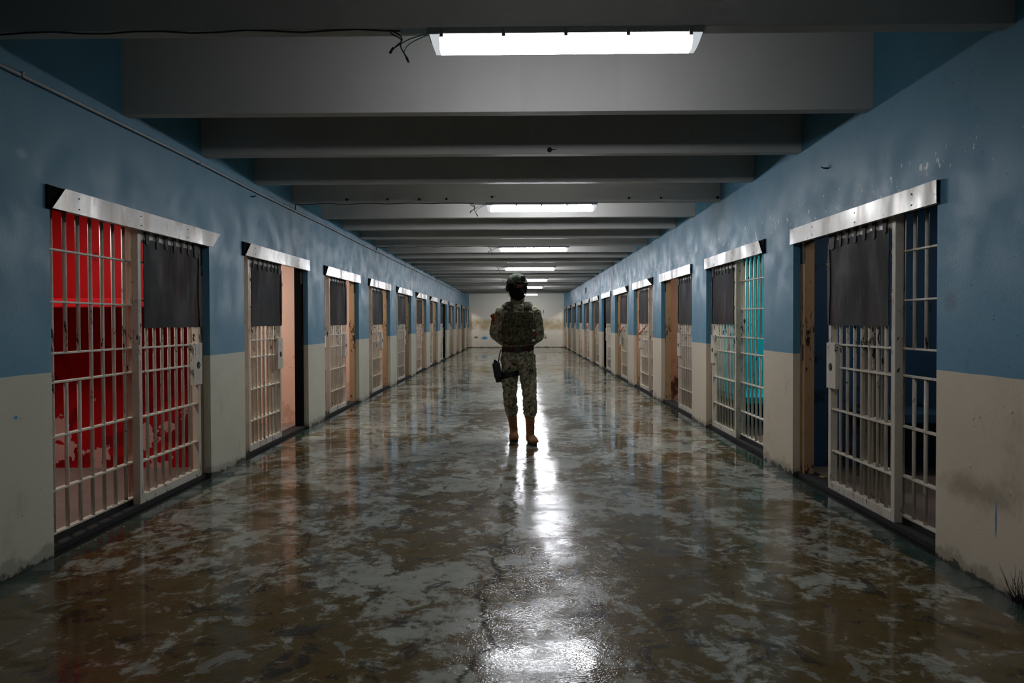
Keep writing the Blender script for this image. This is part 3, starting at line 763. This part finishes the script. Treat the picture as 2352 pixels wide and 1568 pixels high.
for js, rs in (((SHL, ELL, WRL), (.048, .038, .027)), ((SHR, ELR, WRR), (.048, .038, .027))):
    p_, r_ = limbpts(js, rs); b.tube(p_, r_, 14)
for a, g in ((ANL, Vector((0, -1, 0))), (ANR, Vector((.22, -1, 0)))):
    b.tube([a+Vector((0, .03, -.05)), a+g*.06+Vector((0, 0, -.06)), a+g*.13+Vector((0, 0, -.07))], [(.034, .03), (.036, .026), (.03, .016)], 12, up=(1, 0, 0))
hand(b, WRL, Vector((.9, .12, -.10)), 1); hand(b, WRR+Vector((0, .012, 0)), Vector((-.9, .10, -.22)), -1)
me = evalmesh(b, 'body', .0055, 4, mats=[M['skin']])
body = bpy.data.objects.new('body', me); C.objects.link(body); body.parent = person; body['label'] = 'skin of face and clasped hands'
for sx in (-1, 1):
    e = MB(); e.ell(hp(sx*.031, -.074, .018), (.0125, .010, .009), 12, 8, rot=HR*HS); e.obj('eye', M['eye'], person)

def cloth(name, mb, mat, fold, fs, sd, label=None, voxel=.0085, smooth=4):
    me = evalmesh(mb, name, voxel, smooth, fold, fs, sd, [mat])
    o = bpy.data.objects.new(name, me); C.objects.link(o); o.parent = person
    if label: o['label'] = label
    return o
# jacket
j = MB(); torso(j, 1.0, .012, .84, 1.43)
j.tube([(0, 0, .845), (.0, 0, .90), (.002, 0, .97), (.002, 0, 1.05)], [(.178, .128), (.172, .122), (.158, .112), (.150, .108)], 28, up=(1, 0, 0))
j.tube([(0, .004, 1.40), (0, .002, 1.45), (0, -.006, 1.492)], [(.088, .076), (.072, .070), (.075, .076)], 20, up=(1, 0, 0))
for js, rs in (((SHL, lerp(SHL, ELL, .5), ELL, WRL), (.062, .068, .060, .046)), ((SHR, lerp(SHR, ELR, .5), ELR, WRR), (.062, .068, .060, .046))):
    p_, r_ = limbpts(js, rs, 4); j.tube(p_, r_, 18)
    j.ell(Vector((math.copysign(.085, js[0].x), .006, 1.405)), (.080, .070, .040)); j.ell(js[0]+Vector((0, 0, -.01)), (.064, .072, .062)); j.ell(js[1], (.061, .064, .064))
    j.tube([js[2]-(js[2]-js[1]).normalized()*.03, js[2]], [.050, .047], 14)
cloth('jacket', j, M['camo'], .011, 10, (1, 2, 3), 'camouflage jacket with long sleeves')
# trousers
t_ = MB()
t_.tube([(0, 0, .98), (0, 0, .92), (0, .004, .86), (0, .004, .80)], [(.150, .105), (.158, .115), (.165, .120), (.120, .10)], 26, up=(1, 0, 0))
for js, rs in (((HIPL, lerp(HIPL, KNL, .45), KNL, lerp(KNL, ANL, .38), lerp(KNL, ANL, .52), lerp(KNL, ANL, .60)), (.092, .086, .070, .069, .060, .046)),
               ((HIPR, lerp(HIPR, KNR, .45), KNR, lerp(KNR, ANR, .38), lerp(KNR, ANR, .50), lerp(KNR, ANR, .58)), (.092, .087, .071, .072, .066, .048))):
    p_, r_ = limbpts(js, rs, 3); t_.tube(p_, [(a, a*1.08) for a in r_], 20, up=(1, 0, 0))
t_.box(.150, -.05, .60, .178, .07, .76, .02)                       # bulging cargo pocket
t_.box(-.170, -.02, .60, -.145, .09, .72, .02)
cloth('trousers', t_, M['camo'], .013, 11, (4, 8, 1), 'camouflage trousers bloused over the boots')
# boots
def boot(a, kn, yawd, sx):
    g = Vector((math.sin(yawd), -math.cos(yawd), 0)); sd = Vector((math.cos(yawd), math.sin(yawd), 0))
    root_ = None
    m = MB(); up_ = (kn-a).normalized(); top = a+up_*.19
    base = Vector((a.x, a.y, 0))
    m.tube([top, lerp(a, top, .5), a+Vector((0, 0, .01)), base+Vector((0, .01, .065)), base+Vector((0, .012, .02))], [(.052, .055), (.046, .050), (.043, .052), (.042, .056), (.042, .052)], 20, up=sd)
    m.tube([base+g*(-.03)+Vector((0, 0, .055)), base+g*.04+Vector((0, 0, .060)), base+g*.10+Vector((0, 0, .048)), base+g*.155+Vector((0, 0, .040)), base+g*.185+Vector((0, 0, .032))],
           [(.040, .046), (.045, .044), (.052, .034), (.050, .029), (.030, .018)], 18, up=sd)
    me = evalmesh(m, 'boot', .005, 3, .003, 22, (sx, 0, 0), [M['boot']])
    o = bpy.data.objects.new('boot', me); C.objects.link(o); o.parent = person; o['label'] = 'tan leather combat boot'
    s2 = MB(); out = []
    for k in range(24):
        an = 2*PI*k/24; l = math.cos(an); ww = math.sin(an)
        wd = .047 if l > 0 else .040
        c = base+g*(.068+.128*l)+sd*(ww*(wd*(1-.18*l*l*(1 if l < 0 else .6))))
        out.append((c.x, c.y, .002))
    s2.prism(out, (0, 0, .024)); s2.obj('sole', M['sole'], o)
    for i in range(7):
        q = lerp(base+g*.075+Vector((0, 0, .098)), top+g*.058, i/6)+g*.004
        lc = MB(); lc.tube([q-sd*.024, q+g*.003+Vector((0, 0, .006)), q+sd*.024], .0028, 6); lc.obj('lace', M['sole'], o)
    return o
boot(ANL, KNL, 0.02, -1); boot(ANR, KNR, .22, 1)
# balaclava: head and neck, with an eye slit
hb = MB()
hb.ell(hp(0, .012, .030), (.082, .100, .094), rot=HR*HS); hb.ell(hp(0, -.018, -.045), (.070, .080, .078), rot=HR*HS); hb.ell(hp(0, -.052, -.080), (.042, .040, .036), rot=HR*HS)
hb.tube([hp(0, -.088, .0), hp(0, -.112, -.026), hp(0, -.092, -.04)], [.014, .020, .018], 10)
hb.tube([(0, .004, 1.435), (0, .0, 1.48), (0, -.002, 1.54)], [(.070, .070), (.067, .070), (.066, .072)], 20, up=(1, 0, 0))
def slit(ev):
    bm_ = bmesh.new(); bm_.from_mesh(ev)
    kill = []
    inv = HR.inverted()
    for v in bm_.verts:
        q = inv @ (v.co-HC)
        if q.y < -.035 and abs(q.x) < .050 and .008 < q.z < .038: kill.append(v)
    bmesh.ops.delete(bm_, geom=kill, context='VERTS'); bm_.to_mesh(ev); bm_.free()
me = evalmesh(hb, 'balaclava', .005, 4, .003, 25, (0, 0, 0), [M['hood']], post=slit)
o = bpy.data.objects.new('balaclava', me); C.objects.link(o); o.parent = person; o['label'] = 'black balaclava with an open eye slit'
# helmet
h = MB(); bm_ = bmesh.new(); bmesh.ops.create_uvsphere(bm_, u_segments=40, v_segments=28, radius=1)
inv = HR.inverted()
bmesh.ops.delete(bm_, geom=[v for v in bm_.verts if v.co.z < -.02-(.16 if abs(v.co.x) > .55 else 0)-(.22 if v.co.y > .35 else 0)], context='VERTS')
for v in bm_.verts: v.co = hp(v.co.x*.097, .012+v.co.y*.118, .050+v.co.z*.094)
for f_ in bm_.faces: f_.smooth = True
sol = bmesh.ops.solidify(bm_, geom=bm_.faces[:], thickness=.008)
h.merge(bm_); he = h.obj('helmet', M['helmet'], person); he['label'] = 'green cloth covered combat helmet'
m = MB()
m.tube([hp(.097*math.cos(a)*1.0, .012+.118*math.sin(a)*1.0, .050+.008*math.sin(a*2)**2) for a in [2*PI*i/40 for i in range(41)]], .0062, 8, cap=False); m.obj('helmet_band', M['blk'], he)
m = MB(); m.box(-.022, -.016, -.02, .022, .014, .028, .006); m.box(-.012, -.026, -.03, .012, -.010, .004, .004); q = m.obj('goggle_mount', M['blk'], he)
q.matrix_local = Matrix.Translation(hp(.022, -.100, .086)) @ HR.to_4x4() @ Matrix.Rotation(-.3, 4, 'X')
for sx in (-1, 1):
    m = MB(); m.ell((0, 0, 0), (.022, .040, .046), 16, 12); m.box(-.012, -.012, -.005, .014, .012, .055, .004); q = m.obj('ear_cup', M['blk'], he)
    q.matrix_local = Matrix.Translation(hp(sx*.084, .012, .004)) @ HR.to_4x4()
m = MB(); zz = []
for i in range(11):
    a = math.radians(200+14*i); k = .24 if i % 2 else .62
    cr = math.sqrt(1-k*k)
    zz.append(hp(math.cos(a)*.0985*cr, .012+math.sin(a)*.120*cr, .050+.096*k))
m.tube(zz, .0022, 5); m.obj('cord', M['cord'], he)
m = MB(); m.tube([hp(sx_, -.03, z_) for sx_, z_ in ((-.085, .02), (-.078, -.05), (-.04, -.115), (.0, -.128), (.04, -.115), (.078, -.05), (.085, .02))], (.006), 6); m.obj('chin_strap', M['blk'], he)
# plate carrier vest
v_ = MB()
v_.tube([(.012, 0, 1.02), (.012, 0, 1.10), (.012, -.002, 1.22), (.010, -.002, 1.30)], [(.172, .140), (.174, .145), (.180, .150), (.172, .140)], 30, up=(1, 0, 0))
v_.box(-.135, -.185, 1.035, .165, -.11, 1.352, .03); v_.box(-.13, .10, 1.04, .15, .165, 1.36, .03)
for sx in (-1, 1):
    x = .012+sx*.100
    v_.tube([(x, -.145, 1.32), (x-sx*.004, -.115, 1.39), (x-sx*.008, -.05, 1.440), (x-sx*.008, .03, 1.446), (x-sx*.004, .10, 1.39), (x, .13, 1.32)], [(.046, .015)]*6, 14, up=(1, 0, 0))
me = evalmesh(v_, 'vest', .0065, 3, .004, 18, (2, 2, 7), [M['camo_v']])
ve = bpy.data.objects.new('vest', me); C.objects.link(ve); ve.parent = person; ve['label'] = 'bulky camouflage plate carrier vest'
def pouch(x, y, z, w, d_, hh, mat='camo_v', nm='pouch', lab=None, bev=.008, par=None):
    m = MB(); m.box(x-w/2, y-d_, z, x+w/2, y, z+hh, bev)
    if nm == 'pouch':
        m.box(x-w/2-.002, y-d_-.004, z+hh*.66, x+w/2+.002, y+.0, z+hh+.004, bev*.7)
        m.box(x-.010, y-d_-.008, z+hh*.45, x+.010, y-d_+.002, z+hh*.80, .002)
    q = m.obj(nm, M[mat], par or ve)
    if lab: q['label'] = lab
    return q
for i in range(3): pouch(-.085+.078*i, -.178, 1.045, .072, .036, .145)
pouch(-.095, -.178, 1.20, .10, .022, .075); pouch(.02, -.178, 1.20, .10, .020, .07)
pouch(.118, -.172, 1.075, .048, .040, .15)
pouch(.01, -.180, 1.285, .25, .014, .058, 'camo_v', 'name_panel', 'dark panel across the chest', .005)
for z in (1.03, 1.195, 1.272): pouch(.012, -.181, z, .29, .006, .014, 'camo_v', 'webbing', None, .002)
rd = pouch(.163, -.130, 1.045, .048, .050, .15, 'blk', 'radio', 'black radio with red and white labels')
m = MB(); m.tube([(.150, -.155, 1.19), (.150, -.155, 1.28)], [.006, .004], 8); m.obj('antenna', M['blk'], rd)
m = MB(); m.box(.145, -.1825, 1.10, .180, -.1795, 1.138, .001); m.obj('label_red', M['redp'], rd)
m = MB(); m.box(.146, -.1825, 1.047, .180, -.1795, 1.072, .001); m.obj('label_white', M['white'], rd)
m = MB(); m.box(.150, -.1825, 1.148, .180, -.1795, 1.172, .001); m.obj('label_pale', M['white'], rd)
for sx in (-1, 1):
    x = .012+sx*.098
    m = MB(); m.box(x-.020, -.155, 1.385, x+.020, -.128, 1.412, .004); m.obj('strap_buckle', M['blk'], ve)
    m = MB(); m.box(x-.016, -.162, 1.393, x+.016, -.154, 1.400, .001); m.obj('buckle_bar', M['white'], ve)
# belt
m = MB()
ring = lambda z, k: [((.002)+(.166+k)*math.cos(a), (.122+k)*math.sin(a), z) for a in [2*PI*i/36 for i in range(36)]]
pA, pB = ring(.942, .004), ring(.996, .0)
for i in range(36):
    jn = (i+1) % 36
    m.poly([pA[i], pA[jn], pB[jn], pB[i]])
t2 = m.bm; bmesh.ops.solidify(t2, geom=t2.faces[:], thickness=-.008)
for v in t2.verts: v.co.z += max(0, v.co.x)*.10-.006
be = m.obj('belt', M['belt'], person); be['label'] = 'brown webbing belt'
m = MB(); m.box(-.03, -.138, .932, .035, -.124, .998, .004); m.obj('belt_buckle', M['blk'], be)
# thigh holster
m = MB(); m.box(-.012, -.045, 0, .040, .045, .150, .012); m.tube([(.014, 0, .01), (.012, -.01, -.045)], [(.024, .034), (.018, .026)], 12, up=(1, 0, 0))
ho = m.obj('holster', M['blk'], person); ho['label'] = 'black thigh holster'
ho.location = (-.222, -.03, .665); ho.rotation_euler = (0, math.radians(-9), 0); ho.scale = (1.5, 1.15, 1.04)
m = MB(); m.tube([(.014, -.01, .13), (.012, .0, .160), (.010, .025, .172)], [(.017, .030), (.015, .026), (.010, .016)], 12, up=(1, 0, 0)); m.obj('pistol_grip', M['blk'], ho)
m = MB(); m.tube([(-.172, -.03, .96), (-.190, -.03, .90), (-.200, -.03, .82)], [(.006, .022)]*3, 10, up=(1, 0, 0)); m.obj('holster_strap', M['belt'], person)
m = MB(); tp = []
for k in range(25):
    a = 2*PI*k/24; tp.append((-.083+.098*math.cos(a), .005+.104*math.sin(a), .705+.012*math.cos(a)))
for k in range(24):
    p0, p1 = Vector(tp[k]), Vector(tp[k+1]); m.poly([p0-Vector((0, 0, .028)), p1-Vector((0, 0, .028)), p1+Vector((0, 0, .028)), p0+Vector((0, 0, .028))])
bmesh.ops.remove_doubles(m.bm, verts=m.bm.verts[:], dist=1e-5); bmesh.ops.solidify(m.bm, geom=m.bm.faces[:], thickness=.006)
m.obj('leg_strap', M['blk'], person)
# sleeve patch
m = MB(); m.box(-.030, -.003, -.040, -.006, .003, .040, .002, 0); m.box(-.006, -.003, -.040, .022, .003, .040, .002, 1); m.box(-.002, -.0045, -.02, .012, .0, .02, .001, 0)
pa = m.obj('sleeve_patch', [M['redp'], M['yell']], person); pa['label'] = 'red and yellow sleeve patch'
pa.matrix_local = Matrix.Translation((-.245, -.062, 1.295)) @ Matrix.Rotation(-.55, 4, 'Z') @ Matrix.Rotation(-.5, 4, 'Y')
#ENDPERSON#

# ------------------------------------------------------------------ camera, world, view
w = bpy.data.worlds.new('world'); sc.world = w; w.use_nodes = True
w.node_tree.nodes['Background'].inputs[0].default_value = (.02, .025, .03, 1); w.node_tree.nodes['Background'].inputs[1].default_value = .3
yaw, pit, rol = -.0116, -.0155, .0035
A = Matrix(((math.cos(yaw), -math.sin(yaw), 0), (math.sin(yaw), math.cos(yaw), 0), (0, 0, 1)))
B = Matrix(((1, 0, 0), (0, math.cos(pit), math.sin(pit)), (0, -math.sin(pit), math.cos(pit))))
D = Matrix(((math.cos(rol), 0, -math.sin(rol)), (0, 1, 0), (math.sin(rol), 0, math.cos(rol))))
mm = D @ B @ A
right, fwd, up = mm[0], mm[1], mm[2]
cd = bpy.data.cameras.new('camera'); cam = bpy.data.objects.new('camera', cd); C.objects.link(cam)
cd.sensor_width = 36; cd.lens = 1568/2352*36; cd.shift_x = (1176-1175.39)/2352; cd.shift_y = (764.25-784)/2352
cd.clip_start = .05; cd.clip_end = 200
cam.matrix_world = Matrix(((right[0], up[0], -fwd[0], 0), (right[1], up[1], -fwd[1], 0), (right[2], up[2], -fwd[2], 1.2433), (0, 0, 0, 1)))
sc.camera = cam
sc.view_settings.view_transform = 'Standard'; sc.view_settings.look = 'None'; sc.view_settings.gamma = 1
sc.view_settings.use_curve_mapping = False; sc.view_settings.exposure = 1.35
cy = sc.cycles
cy.max_bounces = 6; cy.diffuse_bounces = 4; cy.glossy_bounces = 3; cy.transmission_bounces = 2; cy.transparent_max_bounces = 2
cy.caustics_reflective = False; cy.caustics_refractive = False
cy.use_adaptive_sampling = True; cy.adaptive_threshold = 0.05; cy.adaptive_min_samples = 16
